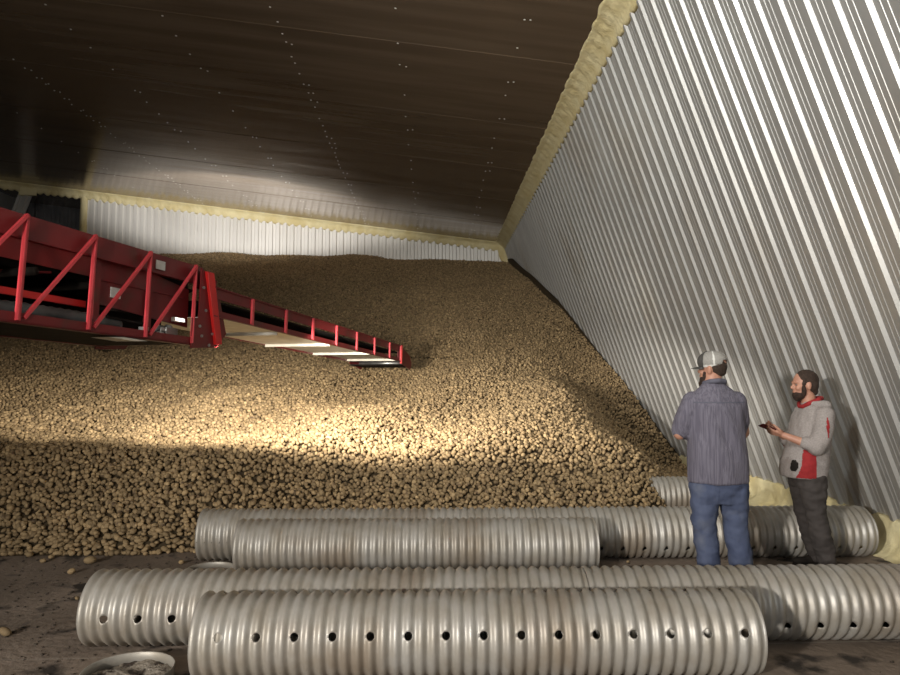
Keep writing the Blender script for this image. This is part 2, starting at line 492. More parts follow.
# base skin under the potatoes
def ico(sub):
    bm = bmesh.new()
    bmesh.ops.create_icosphere(bm, subdivisions=sub, radius=1)
    V = np.array([v.co[:] for v in bm.verts]); F = np.array([[v.index for v in f.verts] for f in bm.faces])
    bm.free()
    return V, F
def potato_variant(V, seed):
    r = np.random.default_rng(seed)
    ax = np.array([1.22, 1.0, 0.86]) * (1 + r.uniform(-0.12, 0.12, 3))
    P = V.copy()
    k = np.zeros(len(V))
    for _ in range(4):
        d = r.normal(size=3); d /= np.linalg.norm(d)
        k += r.uniform(-0.09, 0.10)*np.maximum(0, V @ d)**2*1.2
    P = P*(1+k)[:, None]*ax
    P[:, 2] += 0.12*P[:, 0]**2*r.uniform(-1, 1)
    return P
SP = 0.0485
pts = []
v_rows = []
D = 5.9
row = 0
while D < DB - 0.05:
    X = np.arange(-13.5, 4.6, SP) + (SP/2 if row % 2 else 0)
    X = X + rng.uniform(-.016, .016, len(X))
    Dd = D + rng.uniform(-.016, .016, len(X))
    H = height(X, Dd)
    px = HX + X/Dd*FPX
    ok = (H > 0.0) & (px > -90) & (px < 960) & (X < wall_x(H) - 0.035)
    pts.append(np.stack([X[ok], Dd[ok], H[ok]], 1))
    # step along slope so that spacing on the surface is even
    sl = 0.45 if D > 8 else 0.60
    D += SP*0.88/math.sqrt(1+sl*sl)
    row += 1
pts = np.concatenate(pts)
n_all = len(pts)
size = rng.uniform(0.0175, 0.0285, n_all)
pts[:, 2] += rng.uniform(-0.024, 0.018, n_all)
pts[:, 2] = np.maximum(pts[:, 2], size*0.85)
# a second, sparse course lying on top near the front, and a scatter at the toe
ex = []
for _ in range(1500):
    X = random.uniform(-5.2, 3.4); D_ = toe(X) + random.uniform(-0.05, 4.0)
    h = float(height(np.array([X]), np.array([D_]))[0])
    ex.append((X, D_, max(h, 0.0) + 0.028))
ex = np.array(ex)
pts = np.concatenate([pts, ex]); size = np.concatenate([size, rng.uniform(0.020, 0.029, len(ex))])

def rand_rots(n, r):
    q = r.normal(size=(n, 4)); q /= np.linalg.norm(q, axis=1)[:, None]
    w_, x, y, z = q.T
    return np.stack([np.stack([1-2*(y*y+z*z), 2*(x*y-z*w_), 2*(x*z+y*w_)], 1),
                     np.stack([2*(x*y+z*w_), 1-2*(x*x+z*z), 2*(y*z-x*w_)], 1),
                     np.stack([2*(x*z-y*w_), 2*(y*z+x*w_), 1-2*(x*x+y*y)], 1)], 1)

# the nearest ones in view become things of their own
pxs = HX + pts[:, 0]/pts[:, 1]*FPX
front = (pxs > 2) & (pxs < 196) & (pts[:, 1] < 7.2)
order = np.argsort(np.where(front, pts[:, 1] + 0*pts[:, 2], 99))
pick = order[:290]
mask = np.ones(len(pts), bool); mask[pick] = False
V3, F3 = ico(3)
pot_meshes = []
for s in range(8):
    P = potato_variant(V3, 100+s)
    me = bpy.data.meshes.new('potato')
    me.from_pydata(P.tolist(), [], F3.tolist())
    me.polygons.foreach_set('use_smooth', [True]*len(me.polygons))
    me.materials.append(M_pot)
    pot_meshes.append(me)
def put_potato(p, s, label, group=None):
    o = bpy.data.objects.new('potato', random.choice(pot_meshes))
    COL.objects.link(o)
    o.location = p
    o.scale = (s, s, s)
    o.rotation_euler = (random.uniform(-.5, .5), random.uniform(-.5, .5), random.uniform(0, 6.28))
    return tag(o, label, 'potato', group)
for i in pick:
    put_potato(pts[i], float(size[i]), 'dusty brown potato in the front edge of the heap, left of the corrugated pipes', 'potatoes along the front edge of the heap')

def mass(P, S, seed, sub, verts, faces, tones, off):
    V, F = ico(sub)
    vs = [potato_variant(V, 200+k) for k in range(8)]
    r = np.random.default_rng(seed)
    n = len(P)
    R = rand_rots(n, r)
    var = r.integers(0, 8, n)
    base = np.stack(vs)[var]                        # n,m,3
    W = np.einsum('nij,nmj->nmi', R, base)*S[:, None, None] + P[:, None, :]
    verts.append(W.reshape(-1, 3))
    faces.append((F[None] + (np.arange(n)*len(V))[:, None, None] + off).reshape(-1, 3))
    t = np.clip(r.normal(1.0, 0.20, n), 0.5, 1.6)
    tones.append(np.repeat(t, len(V)))
    return off + n*len(V)
verts, faces, tones = [], [], []
mp_, ms_ = pts[mask], size[mask]
near = mp_[:, 1] < 9.6
off = mass(mp_[near], ms_[near]*1.02, 1, 2, verts, faces, tones, 0)
far = ~near
off = mass(mp_[far], ms_[far]*1.10, 2, 1, verts, faces, tones, off)
# the bed, painted dark as shade between potatoes (part of the same heap)
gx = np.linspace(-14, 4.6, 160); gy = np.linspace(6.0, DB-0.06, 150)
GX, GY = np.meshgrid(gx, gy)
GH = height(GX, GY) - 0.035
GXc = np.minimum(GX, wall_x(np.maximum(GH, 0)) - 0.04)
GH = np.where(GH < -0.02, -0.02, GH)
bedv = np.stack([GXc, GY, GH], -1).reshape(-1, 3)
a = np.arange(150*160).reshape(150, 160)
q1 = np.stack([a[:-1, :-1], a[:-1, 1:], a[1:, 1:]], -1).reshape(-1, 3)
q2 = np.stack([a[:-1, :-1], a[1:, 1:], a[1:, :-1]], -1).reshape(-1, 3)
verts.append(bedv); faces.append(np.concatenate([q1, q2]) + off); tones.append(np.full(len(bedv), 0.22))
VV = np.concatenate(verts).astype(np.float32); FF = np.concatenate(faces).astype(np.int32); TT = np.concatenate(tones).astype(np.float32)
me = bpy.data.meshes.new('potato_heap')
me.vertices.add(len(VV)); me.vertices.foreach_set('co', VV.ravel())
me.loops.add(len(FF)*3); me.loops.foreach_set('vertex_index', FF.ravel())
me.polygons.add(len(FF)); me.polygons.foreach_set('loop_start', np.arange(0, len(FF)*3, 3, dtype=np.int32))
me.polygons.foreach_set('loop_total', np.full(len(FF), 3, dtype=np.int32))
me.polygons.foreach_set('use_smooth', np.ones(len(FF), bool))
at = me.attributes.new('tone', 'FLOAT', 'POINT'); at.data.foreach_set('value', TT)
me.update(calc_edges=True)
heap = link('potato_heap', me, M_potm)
tag(heap, 'huge sloping heap of stored brown potatoes reaching the back wall', 'potatoes', kind='stuff')
print('potatoes', len(pts), 'verts', len(VV))

loose = [
    (60, 556, .034, 'loose potato just off the heap edge, left one of a pair'),
    (70, 555, .036, 'loose potato just off the heap edge, right one of a pair'),
    (51, 559, .026, 'small loose potato on the floor between the heap and the scattered pair'),
    (43, 563, .026, 'small loose potato farthest left of the string lying off the heap'),
    (90, 564, .045, 'largest loose potato on the floor, out in front of the heap above the long pipe'),
    (71, 574, .030, 'loose potato on bare floor left of the top of the long pipe end'),
    (5, 636, .036, 'lone pale potato on the floor at the left edge of the picture'),
    (143, 554, .028, 'loose potato just off the heap toe behind the left pipe'),
    (168, 553, .026, 'little loose potato at the heap toe near the rear pipe end'),
    (181, 564, .024, 'little loose potato on the floor beside the flat metal hoop'),
    (77, 600, .018, 'tiny potato touching the left end of the long second pipe'),
    (628, 563, .016, 'tiny potato on the floor in the gap between the pipe rows'),
]
for px, py, s, lab in loose:
    p = floor_pt(px, py); p.z = s*0.85
    p.z *= 0.85
    put_potato(p, s*0.85, lab)

# ------------------------------------------------------------------ crumbs of soil on the floor (nobody could count them)
bm = bmesh.new()
V1, F1 = ico(1)
for _ in range(1500):
    x = random.uniform(-5, 4.0); y = random.uniform(2.6, 6.6)
    if random.random() < 0.35: x = random.uniform(-4.5, -1.8); y = random.uniform(3.4, 6.3)
    r = random.uniform(0.004, 0.013)**1
    vs = [bm.verts.new((x + v[0]*r*random.uniform(.8, 1.6), y + v[1]*r*random.uniform(.8, 1.6), v[2]*r*0.5 + r*0.3)) for v in V1]
    for f in F1: bm.faces.new([vs[i] for i in f])
tag(obj('soil_crumbs', bm, M_dirt, smooth=True), 'dark crumbs of soil scattered over the dirt floor around the pipes', 'soil', kind='stuff')

# ------------------------------------------------------------------ corrugated pipes
CORR = 0.0652
def ang_for_y(D0, z0, r, py, rear=False):
    best = None
    for k in range(0, 181):
        a = math.radians(k)               # 0 = towards camera, 90 = top
        y = D0 - r*math.cos(a); z = z0 + r*math.sin(a)
        for sgn in ((1, -1) if k else (1,)):
            zz = z0 + sgn*r*math.sin(a)
            p = proj(0.3, y, zz)[1]
            # facing the camera?
            n = Vector((0, -math.cos(a), sgn*math.sin(a)))
            if n.dot(Vector((0, -y, CAMZ-zz))) <= 0: continue
            e = abs(p-py)
            if best is None or e < best[0]: best = (e, sgn*a)
    return best[1]

def pipe(x0, x1, D0, label, r=0.213, hole_x=None, hole_y=None, top_holes=False, top_y=590, rivet_y=None, hole_r=0.0205, seed=0, seam_rivets=True):
    """pipe along X; hole_x: picture x of one hole of the row facing the camera"""
    z0 = r + 0.005
    na, per = 144, 8
    ncor = int(round((x1-x0)/CORR))
    nx = ncor*per
    pitch = (x1-x0)/ncor
    amp = 0.0092
    holes = []
    if hole_y is not None:
        a = ang_for_y(D0, z0, r, hole_y)
        dsurf = D0 - r*math.cos(a)
        hx = 0.0
        for _ in range(4):
            hx += (hole_x - proj(hx, dsurf, z0 + r*math.sin(a))[0])/FPX*dsurf
        k = -60
        while k < 60:
            xh = hx + k*3*pitch
            if x0+0.05 < xh < x1-0.05: holes.append((xh, a))
            k += 1
    if top_holes:
        for j in range(ncor//3):
            xh = x0 + (3*j + 1.75)*pitch
            if x0+0.05 < xh < x1-0.05:
                holes.append((xh, ang_for_y(D0, z0, r, top_y)))
    grid = np.zeros((nx+1, na, 3))
    X = np.linspace(x0, x1, nx+1)
    A = np.arange(na)*2*PI/na
    ph = 2*PI*(X-x0)/pitch
    R = r + amp*np.sin(ph)
    rr = np.random.default_rng(seed)
    wob = 0.004*np.sin(A*2 + rr.uniform(0, 6)) + 0.002*np.sin(A*3 + rr.uniform(0, 6))
    XX = np.repeat(X[:, None], na, 1); AA = np.repeat(A[None], nx+1, 0)
    dele = np.zeros((nx, na), bool)
    Xc = (X[:-1]+X[1:])/2; Ac = A + PI/na
    for xh, ah in holes:
        ah = ah % (2*PI)
        dA = (Ac - ah + PI) % (2*PI) - PI
        d = np.hypot(Xc[:, None]-xh, dA[None]*r)
        dele |= d < hole_r
    # snap border vertices of deleted faces onto the circle
    for xh, ah in holes:
        ah = ah % (2*PI)
        i0 = int((xh-x0)/(x1-x0)*nx)
        for i in range(max(0, i0-5), min(nx, i0+6)+1):
            for j in range(na):
                dA = (A[j]-ah+PI) % (2*PI) - PI
                if abs(dA)*r > 0.05: continue
                nb = [dele[ii, jj % na] for ii in (i-1, i) if 0 <= ii < nx for jj in (j-1, j)]
                if any(nb) and not all(nb):
                    vx, va = X[i]-xh, dA*r
                    L = math.hypot(vx, va) or 1
                    XX[i, j] = xh + vx/L*hole_r
                    AA[i, j] = ah + va/L*hole_r/r
    RR = r + amp*np.sin(2*PI*(XX-x0)/pitch) + wob[None]
    grid = np.stack([XX, D0 - RR*np.cos(AA), z0 + RR*np.sin(AA)], -1).reshape(-1, 3)
    idx = np.arange((nx+1)*na).reshape(nx+1, na)
    f = []
    for i in range(nx):
        for j in range(na):
            if dele[i, j]: continue
            j2 = (j+1) % na
            f.append((int(idx[i, j]), int(idx[i, j2]), int(idx[i+1, j2]), int(idx[i+1, j])))
    verts = grid.tolist()
    # rivets along the lap seam
    if rivet_y is not None:
        a = ang_for_y(D0, z0, r, rivet_y)
        nrm = Vector((0, -math.cos(a), math.sin(a)))
        tg = Vector((0, math.sin(a), math.cos(a)))
        for k in range(ncor):
            xr = x0 + (k+0.25)*pitch
            c = Vector((xr, D0, z0)) + nrm*(r+amp)
            b0 = len(verts)
            rad = 0.0055
            for t in range(8):
                verts.append(list(c + Vector((rad*math.cos(t*PI/4), 0, 0)) + tg*(rad*math.sin(t*PI/4)) - nrm*0.002))
            verts.append(list(c + nrm*0.005))
            for t in range(8):
                f.append((b0+t, b0+(t+1) % 8, b0+8))
    me = bpy.data.meshes.new('corrugated_pipe')
    me.from_pydata([(v[0]-x0, v[1]-D0, v[2]) for v in verts], [], f)
    o = link('corrugated_pipe', me, M_pipe, smooth=True)
    o.location = (x0, D0, 0)
    s = o.modifiers.new('thick', 'SOLIDIFY'); s.thickness = 0.003; s.offset = -1
    return tag(o, label, 'pipe', 'corrugated steel pipes laid on the floor')

pipe(-1.257, 1.748, 3.80, 'nearest corrugated steel pipe, full length in view across the very front', hole_x=256, hole_y=635, rivet_y=665, top_holes=True, seed=1)
pipe(-2.06, 0.930, 4.265, 'left pipe of the second row, open end beside the hoop on the floor', hole_x=104, hole_y=615.5, rivet_y=588, seed=2)
pipe(0.932, 4.02, 4.265, 'right pipe of the second row, running out of view in front of the two men', hole_x=787.4, hole_y=628.5, rivet_y=598, seed=3)
pipe(-1.611, 1.349, 5.76, 'plain grey pipe in front of the rear row, ending left of the standing men', rivet_y=553, seed=4)
pipe(-2.07, 0.915, 6.22, 'left pipe of the rear row, mostly hidden, its end against the potato heap', rivet_y=541, seed=5)
pipe(0.917, 3.95, 6.22, 'right pipe of the rear row, passing behind both men to the foamed wall foot', hole_x=644.3, hole_y=549.5, rivet_y=535, seed=6)
pipe(2.1, 3.45, 8.15, 'far pipe half buried in the potato heap behind the man in the cap', seed=7)

def collar(x, y, r, h, label, dirt):
    root = empty('metal_hoop', (x, y, 0))
    tag(root, label, 'hoop')
    bm = bmesh.new()
    n = 72
    pr = [(r, 0), (r, h), (r+0.004, h+0.004), (r+0.008, h), (r+0.004, h*0.55), (r+0.008, h*0.3), (r+0.006, 0)]
    rings = []
    for i in range(n):
        a = 2*PI*i/n
        rings.append([bm.verts.new((p[0]*math.cos(a), p[0]*math.sin(a)*0.98, p[1])) for p in pr])
    for i in range(n):
        A_, B_ = rings[i], rings[(i+1) % n]
        for j in range(len(pr)):
            k = (j+1) % len(pr)
            bm.faces.new((A_[j], B_[j], B_[k], A_[k]))
    obj('band', bm, M_pipe, root, smooth=True)
    if dirt:
        bm = bmesh.new()
        g = {}
        for i in range(15):
            for j in range(48):
                a = 2*PI*j/48; q = (r-0.004)*i/14
                z = 0.022 + 0.02*noise.noise(Vector((q*math.cos(a)*9+x, q*math.sin(a)*9, 1)))+0.008*noise.noise(Vector((q*math.cos(a)*40, q*math.sin(a)*40, 1)))
                g[i, j] = bm.verts.new((q*math.cos(a), q*math.sin(a), z))
        for i in range(14):
            for j in range(48):
                k = (j+1) % 48
                bm.faces.new((g[i, j], g[i+1, j], g[i+1, k], g[i, k]))
        bmesh.ops.remove_doubles(bm, verts=bm.verts, dist=1e-4)
        tag(obj('dirt_fill', bm, M_dirtp, root, smooth=True), 'pale crumbly dirt inside the hoop')
M_dirtp = mat('pale_crumbly_dirt', (0.20, 0.17, 0.13), (0.32, 0.28, 0.23), 0.95, scale=9, bump=1.0, bscale=40, c3=(0.05, 0.035, 0.025), c3scale=14, c3lo=0.5, c3hi=0.6)
_h = floor_pt(131, 652, 0.07)
collar(floor_pt(131, 670, 0.05).x, _h.y - 0.225, 0.225, 0.07, 'shallow metal hoop lying flat on the floor, filled with dirt, by the nearest pipe', True)
_h = floor_pt(222, 562, 0.045)
collar(_h.x - .03, _h.y - 0.19, 0.19, 0.045, 'thin metal hoop lying flat behind the second row, only its rim showing', False)

# ------------------------------------------------------------------ the red piler boom
piler = empty('piler_boom')
tag(piler, 'red steel potato piler boom with lattice side and belt extension over the heap', 'conveyor')
def frame_mat(o, u):
    u = Vector(u).normalized()
    v = Vector((0, 0, 1)).cross(u).normalized()
    t = u.cross(v)
    return Matrix(((u.x, v.x, t.x, o[0]), (u.y, v.y, t.y, o[1]), (u.z, v.z, t.z, o[2]), (0, 0, 0, 1)))
BO = (-2.549, 3.97, 1.98)
piler.matrix_world = frame_mat(BO, (0.334, 1, -0.0355))
H = 0.64; BW = 0.95; L0 = -3.2; L1 = 1.80
K = [0.158 + 0.53*k for k in range(-6, 4)]
# side boards (near and far)
for s, nm in ((0, 'near'), (1, 'far')):
    f = (lambda v: v) if s == 0 else (lambda v: BW - v)
    bm = bmesh.new()
    prism(bm, [(L0, f(.045), .50), (L0, f(.055), H+.01), (L0, f(.075), H+.01), (L0, f(.065), .50)], (L1+.12-L0, 0, 0))
    box(bm, L0, L1, min(f(.03), f(.075)), max(f(.03), f(.075)), .492, .505)
    obj('side_board', bm, M_red, piler)
    bm = bmesh.new()
    prism(bm, [(L0, f(.11), .37), (L0, f(.075), .50), (L0, f(.09), .50), (L0, f(.125), .37)], (0.78-L0, 0, 0))
    obj('lower_board', bm, M_red, piler)
    bm = bmesh.new()
    box(bm, L0, L1, min(f(-.01), f(.05)), max(f(-.01), f(.05)), -.035, -.022)
    box(bm, L0, L1, min(f(-.01), f(.0)), max(f(-.01), f(.0)), -.035, .03)
    obj('bottom_chord', bm, M_red, piler)
    for k, l in enumerate(K):
        bm = bmesh.new()
        bar(bm, (l-.035, f(-.02), -.02), (l+.0, f(.0), H), .030, .012, (1, 0, 0))
        bar(bm, (l-.012, f(-.016), -.02), (l+.022, f(.004), H), .008, .012, (1, 0, 0))
        o = obj('post', bm, M_redp, piler, bevel=.002)
        if k:
            bm = bmesh.new()
            bar(bm, (K[k-1]+.02, f(-.012), 0.0), (l-.005, f(-.012), H-.01), .022, .022, (0, 1, 0))
            obj('diagonal_brace', bm, M_redp, piler, bevel=.002)
# inner rail, belts, hose, floor pan
bm = bmesh.new(); box(bm, L0, 0.80, .16, .19, .155, .20)
obj('inner_rail', bm, M_redb, piler)
bm = bmesh.new()
prism(bm, [(L0, .14, .46), (L0, .33, .38), (L0, BW-.33, .38), (L0, BW-.14, .46), (L0, BW-.14, .445), (L0, BW-.33, .365), (L0, .33, .365), (L0, .14, .445)], (L1+.1-L0, 0, 0))
obj('carrying_belt', bm, M_black, piler)
bm = bmesh.new(); box(bm, L0, L1+.1, BW-.14, BW-.125, .0, .52)
obj('dark_backing', bm, M_black, piler)  # black sheet added so the boom interior reads as shaded
bm = bmesh.new(); box(bm, 1.34, 1.86, .16, .82, .34, .58); box(bm, 1.15, 1.84, .40, .42, -.02, .34)
obj('dark_filler', bm, M_black, piler)  # black boxes added to fill see-through gaps with shade
bm = bmesh.new(); box(bm, L0, L1, .30, BW-.15, .21, .222)
obj('return_belt', bm, M_black, piler)
bm = bmesh.new(); box(bm, L0, L1-.1, .02, BW-.02, -.03, -.018)
obj('floor_pan', bm, M_black, piler)
for k, l in enumerate(K):
    bm = bmesh.new(); tube(bm, (l+.2, .13, .33), (l+.2, BW-.13, .33), .028)
    obj('idler_roller', bm, M_black, piler, smooth=True)
    bm = bmesh.new(); bar(bm, (l, .02, -.01), (l, BW-.02, -.01), .04, .03)
    obj('cross_member', bm, M_red, piler)
bm = bmesh.new()
n = 130; rr_ = 12; pv = None
for i in range(n+1):
    l = L0 + (1.05-L0)*i/n
    r = .048 + (.006 if i % 2 else 0)
    ring = [bm.verts.new((l, .12 + .01*math.sin(l*4) + r*math.cos(2*PI*j/rr_), .055 + .012*math.sin(l*3) + r*math.sin(2*PI*j/rr_))) for j in range(rr_)]
    if pv:
        for j in range(rr_): bm.faces.new((pv[j], pv[(j+1) % rr_], ring[(j+1) % rr_], ring[j]))
    else: bm.faces.new(ring)
    pv = ring
bm.faces.new(pv)
obj('ribbed_hose', bm, M_hose, piler, smooth=True)
# brace inside
bm = bmesh.new(); bar(bm, (.05, .5, .30), (.62, .3, .38), .03, .02); bar(bm, (-1.05, .5, .30), (-.42, .3, .38), .03, .02)
obj('inner_brace', bm, M_red, piler)
# inner red cover panels near the end
bm = bmesh.new(); prism(bm, [(.80, .10, .19), (1.80, .10, .12), (1.80, .10, .44), (1.30, .10, .51), (.80, .10, .52)], (0, .015, 0))
pnl = obj('cover_panel', bm, M_red, piler)
bm = bmesh.new(); box(bm, .78, .83, .07, .11, -.02, .50); box(bm, 1.30, 1.34, .07, .11, -.02, .38); box(bm, .78, 1.72, .085, .1, .355, .375)
obj('panel_flange', bm, M_red, piler)
bm = bmesh.new(); box(bm, .95, 1.045, .094, .0985, .25, .325)
tag(obj('label_plate', bm, M_white, piler), 'white rectangular sticker on the lower panel')
bm = bmesh.new(); box(bm, 1.33, 1.43, .038, .0435, .53, .60)
tag(obj('label_plate', bm, M_white, piler), 'white rectangular sticker on the upper board')
# motor and lamp near the end
bm = bmesh.new(); box(bm, 1.55, 1.69, .10, .20, .02, .10); tube(bm, (1.50, .15, .07), (1.56, .15, .07), .045); tube(bm, (1.60, .15, .02), (1.64, .15, .12), .03)
obj('drive_motor', bm, M_steel, piler, bevel=.006)
lampb = bmesh.new(); box(lampb, 1.60, 1.72, .06, .11, .150, .185)
lo = obj('work_lamp', lampb, M_pan, piler, bevel=.004)
bm = bmesh.new(); prism(bm, [(1.61, .055, .155), (1.71, .055, .155), (1.71, .057, .180), (1.60, .057, .180)], (0, .004, 0))
obj('lens', bm, M_lens, lo)
bm = bmesh.new(); tube(bm, (1.36, .04, .035), (1.44, .04, .035), .012); tube(bm, (1.45, .04, .035), (1.47, .04, .035), .02); box(bm, 1.20, 1.24, 0.0, .06, .02, .06)
obj('hydraulic_fitting', bm, M_steel, piler, smooth=False)
bm = bmesh.new(); bar(bm, (.80, .12, .155), (1.75, .12, .20), .02, .02); bar(bm, (.9, .07, .10), (1.3, .07, .09), .015, .015)
obj('hydraulic_line', bm, M_black, piler)
bm = bmesh.new(); prism(bm, [(.86, .0, -.05), (1.10, .0, -.058), (1.24, .0, -.045), (1.0, .0, -.037)], (0, .16, 0))  # flange catching light, put in as a pale plate
tag(obj('lit_flange', bm, M_pan, piler), 'underside flange coloured pale to look lit')
# end plates with the bright bar
for s in (0, 1):
    f = (lambda v: v) if s == 0 else (lambda v: BW - v)
    off = .012 if s == 0 else -.012
    bm = bmesh.new()
    prism(bm, [(1.71, f(-.02), -.06), (2.05, f(-.02), -.03), (2.17, f(-.02), .10), (2.02, f(-.02), .50), (1.86, f(-.02), .60), (1.80, f(-.02), .62), (1.79, f(-.02), .20), (1.71, f(-.02), .19)], (0, off, 0))
    pl = obj('end_plate', bm, M_red, piler)
    bm = bmesh.new()
    o0, o1 = sorted((f(-.05), f(-.02)))
    prism(bm, [(1.84, o0, .60), (1.93, o0, .60), (2.08, o0, .0), (2.00, o0, -.01)], (0, o1-o0, 0))
    tag(obj('stiffener', bm, M_redb, pl, bevel=.003), 'bright red diagonal bar')
    for (l, t) in ((1.83, .46), (1.87, .27), (1.97, .08), (1.83, .05), (1.93, -.02), (1.80, .13)):
        bm = bmesh.new(); y0, y1 = sorted((f(-.032), f(-.018))); tube(bm, (l, y0, t), (l, y1, t), .012, n=8)
        obj('bolt', bm, M_steel, pl)
bm = bmesh.new(); box(bm, 2.0, 2.05, .01, .05, .18, .56); box(bm, 1.80, 2.0, .02, .03, .45, .60)
obj('hinge_bracket', bm, M_red, piler)

# extension conveyor, a sub-assembly of the boom
EO = Vector((-1.835, 6.05, 2.137))
u2 = Vector((0.268, 1, -0.049))
W2 = 0.88
me_ = None
bm = bmesh.new()
HH = 0.25; LE = 5.0
box(bm, -.25, LE, 0, .012, 0, .055); box(bm, -.25, LE, -.02, .012, -.004, .006)          # lower flange
box(bm, -.25, LE, 0, .012, .155, HH); box(bm, -.25, LE, -.02, .03, HH-.006, HH+.004)     # upper flange
box(bm, -.25, LE, W2-.012, W2, 0, .055); box(bm, -.25, LE, W2-.012, W2, .155, HH)
box(bm, LE-.12, LE+.05, 0, .012, .0, HH); box(bm, LE-.12, LE+.05, W2-.012, W2, .0, HH)
ext = obj('extension_frame', bm, M_red, piler)
ext.matrix_world = frame_mat(EO, u2)
bpy.context.view_layer.update()
ext.matrix_parent_inverse = piler.matrix_world.inverted()
ext.matrix_basis = frame_mat(EO, u2)
for l in (.39, 1.07, 1.72, 2.40, 3.08, 3.77, 4.44, 4.98):
    for v0, v1 in ((-.022, .0), (W2, W2+.022)):
        bm = bmesh.new(); box(bm, l-.018, l+.018, v0, v1, .0, HH)
        obj('rib', bm, M_redp, ext, bevel=.002)
bm = bmesh.new(); box(bm, -.2, LE, .03, W2-.03, .13, .145)
obj('belt', bm, M_black, ext)
for a0, a1, t in ((-.2, .93, -.006), (.93, 2.25, .010), (2.25, 3.62, .022), (3.62, 4.90, .032)):
    bm = bmesh.new(); box(bm, a0, a1, .01, W2-.01, t, t+.006); box(bm, a1-.012, a1, .01, W2-.01, t-.03, t)
    obj('underside_pan', bm, M_pan, ext)
for l, lab in ((4.97, None), (5.42, None)):
    bm = bmesh.new(); tube(bm, (l, 0.0, .03 if l < 5 else .0), (l, W2, .03 if l < 5 else .0), .035, n=20)
    obj('end_roller', bm, M_steel, ext, smooth=True)
bm = bmesh.new(); box(bm, 5.0, 5.55, .02, W2-.02, -.06, -.045)
obj('discharge_lip', bm, M_black, ext)
for v0 in (0, W2-.012):
    bm = bmesh.new()
    prism(bm, [(LE+.02, v0, -.03), (LE+.5, v0-.02, -.10), (LE+.56, v0-.02, .0), (LE+.45, v0-.02, .12), (LE+.1, v0, .24), (LE+.02, v0, .25)], (0, .012, 0))
    obj('tip_plate', bm, M_red, ext)
bm = bmesh.new(); box(bm, LE-.01, LE+.03, -.03, .0, -.04, .26)
tag(obj('tip_bracket', bm, M_redb, ext), 'brighter red upright')

# ------------------------------------------------------------------ people
def blob(prims, voxel, smooth_it=4, factor=0.5):
    bm = bmesh.new()
    for p in prims:
        k = p[0]
        if k == 'cap':
            _, a, b, ra, rb = p
            a, b = Vector(a), Vector(b)
            for c, r in ((a, ra), (b, rb)):
                bmesh.ops.create_uvsphere(bm, u_segments=16, v_segments=10, radius=r, matrix=Matrix.Translation(c))
            tube(bm, a, b, ra, rb, 16)
        elif k == 'ell':
            _, c, rad, rot = p
            mt = Matrix.Translation(Vector(c)) @ rot.to_4x4() @ Matrix.Diagonal((*rad, 1))
            bmesh.ops.create_uvsphere(bm, u_segments=24, v_segments=16, radius=1, matrix=mt)
        elif k == 'loft':
            _, rings = p[:2]
            e = p[2] if len(p) > 2 else 2.4
            rows = []
            for (c, rx, ry, yaw) in rings:
                row = []
                for i in range(32):
                    t = 2*PI*i/32
                    ct, st = math.cos(t), math.sin(t)
                    x = rx*math.copysign(abs(ct)**(2/e), ct); y = ry*math.copysign(abs(st)**(2/e), st)
                    row.append(bm.verts.new(Vector(c) + Vector((x*math.cos(yaw)-y*math.sin(yaw), x*math.sin(yaw)+y*math.cos(yaw), 0))))
                rows.append(row)
            for r0, r1 in zip(rows[:-1], rows[1:]):
                for i in range(32):
                    j = (i+1) % 32
                    bm.faces.new((r0[i], r0[j], r1[j], r1[i]))
            bm.faces.new(rows[0][::-1]); bm.faces.new(rows[-1])
    bmesh.ops.recalc_face_normals(bm, faces=bm.faces)
    me = bpy.data.meshes.new('tmp'); bm.to_mesh(me); bm.free()
    o = bpy.data.objects.new('tmp', me); COL.objects.link(o)
    r = o.modifiers.new('r', 'REMESH'); r.mode = 'VOXEL'; r.voxel_size = voxel; r.use_smooth_shade = True
    if smooth_it:
        s = o.modifiers.new('s', 'SMOOTH'); s.iterations = smooth_it; s.factor = factor
    dg = bpy.context.evaluated_depsgraph_get()
    out = bpy.data.meshes.new_from_object(o.evaluated_get(dg))
    bpy.data.objects.remove(o); bpy.data.meshes.remove(me)
    return out

def wrinkle(me, amp, freq, zs=1.0, seed=0):
    n = len(me.vertices)
    co = np.empty(n*3, np.float32); no = np.empty(n*3, np.float32)
    me.vertices.foreach_get('co', co); me.vertices.foreach_get('normal', no)
    c = co.reshape(-1, 3); N = no.reshape(-1, 3)
    k = np.array([noise.noise(Vector((x*freq, y*freq, z*freq*zs + seed))) + 0.5*noise.noise(Vector((x*freq*2, y*freq*2, z*freq*2*zs + seed))) for x, y, z in c.tolist()])
    me.vertices.foreach_set('co', (c + N*(amp*k)[:, None]).astype(np.float32).ravel()); me.update()

def cut(me, fn):
    bm = bmesh.new(); bm.from_mesh(me)
    bmesh.ops.delete(bm, geom=[f for f in bm.faces if not fn(f.calc_center_median())], context='FACES')
    bm.to_mesh(me); bm.free()

def patch(me, fn, off=0.004):
    """copy of the faces selected by fn, lifted off the surface"""
    bm = bmesh.new(); bm.from_mesh(me)
    bmesh.ops.delete(bm, geom=[f for f in bm.faces if not fn(f.calc_center_median(), f.normal)], context='FACES')
    bm.normal_update()
    n = {v: v.normal.copy() for v in bm.verts}
    for v in bm.verts: v.co += n[v]*off
    m2 = bpy.data.meshes.new('patch'); bm.to_mesh(m2); bm.free()
    return m2

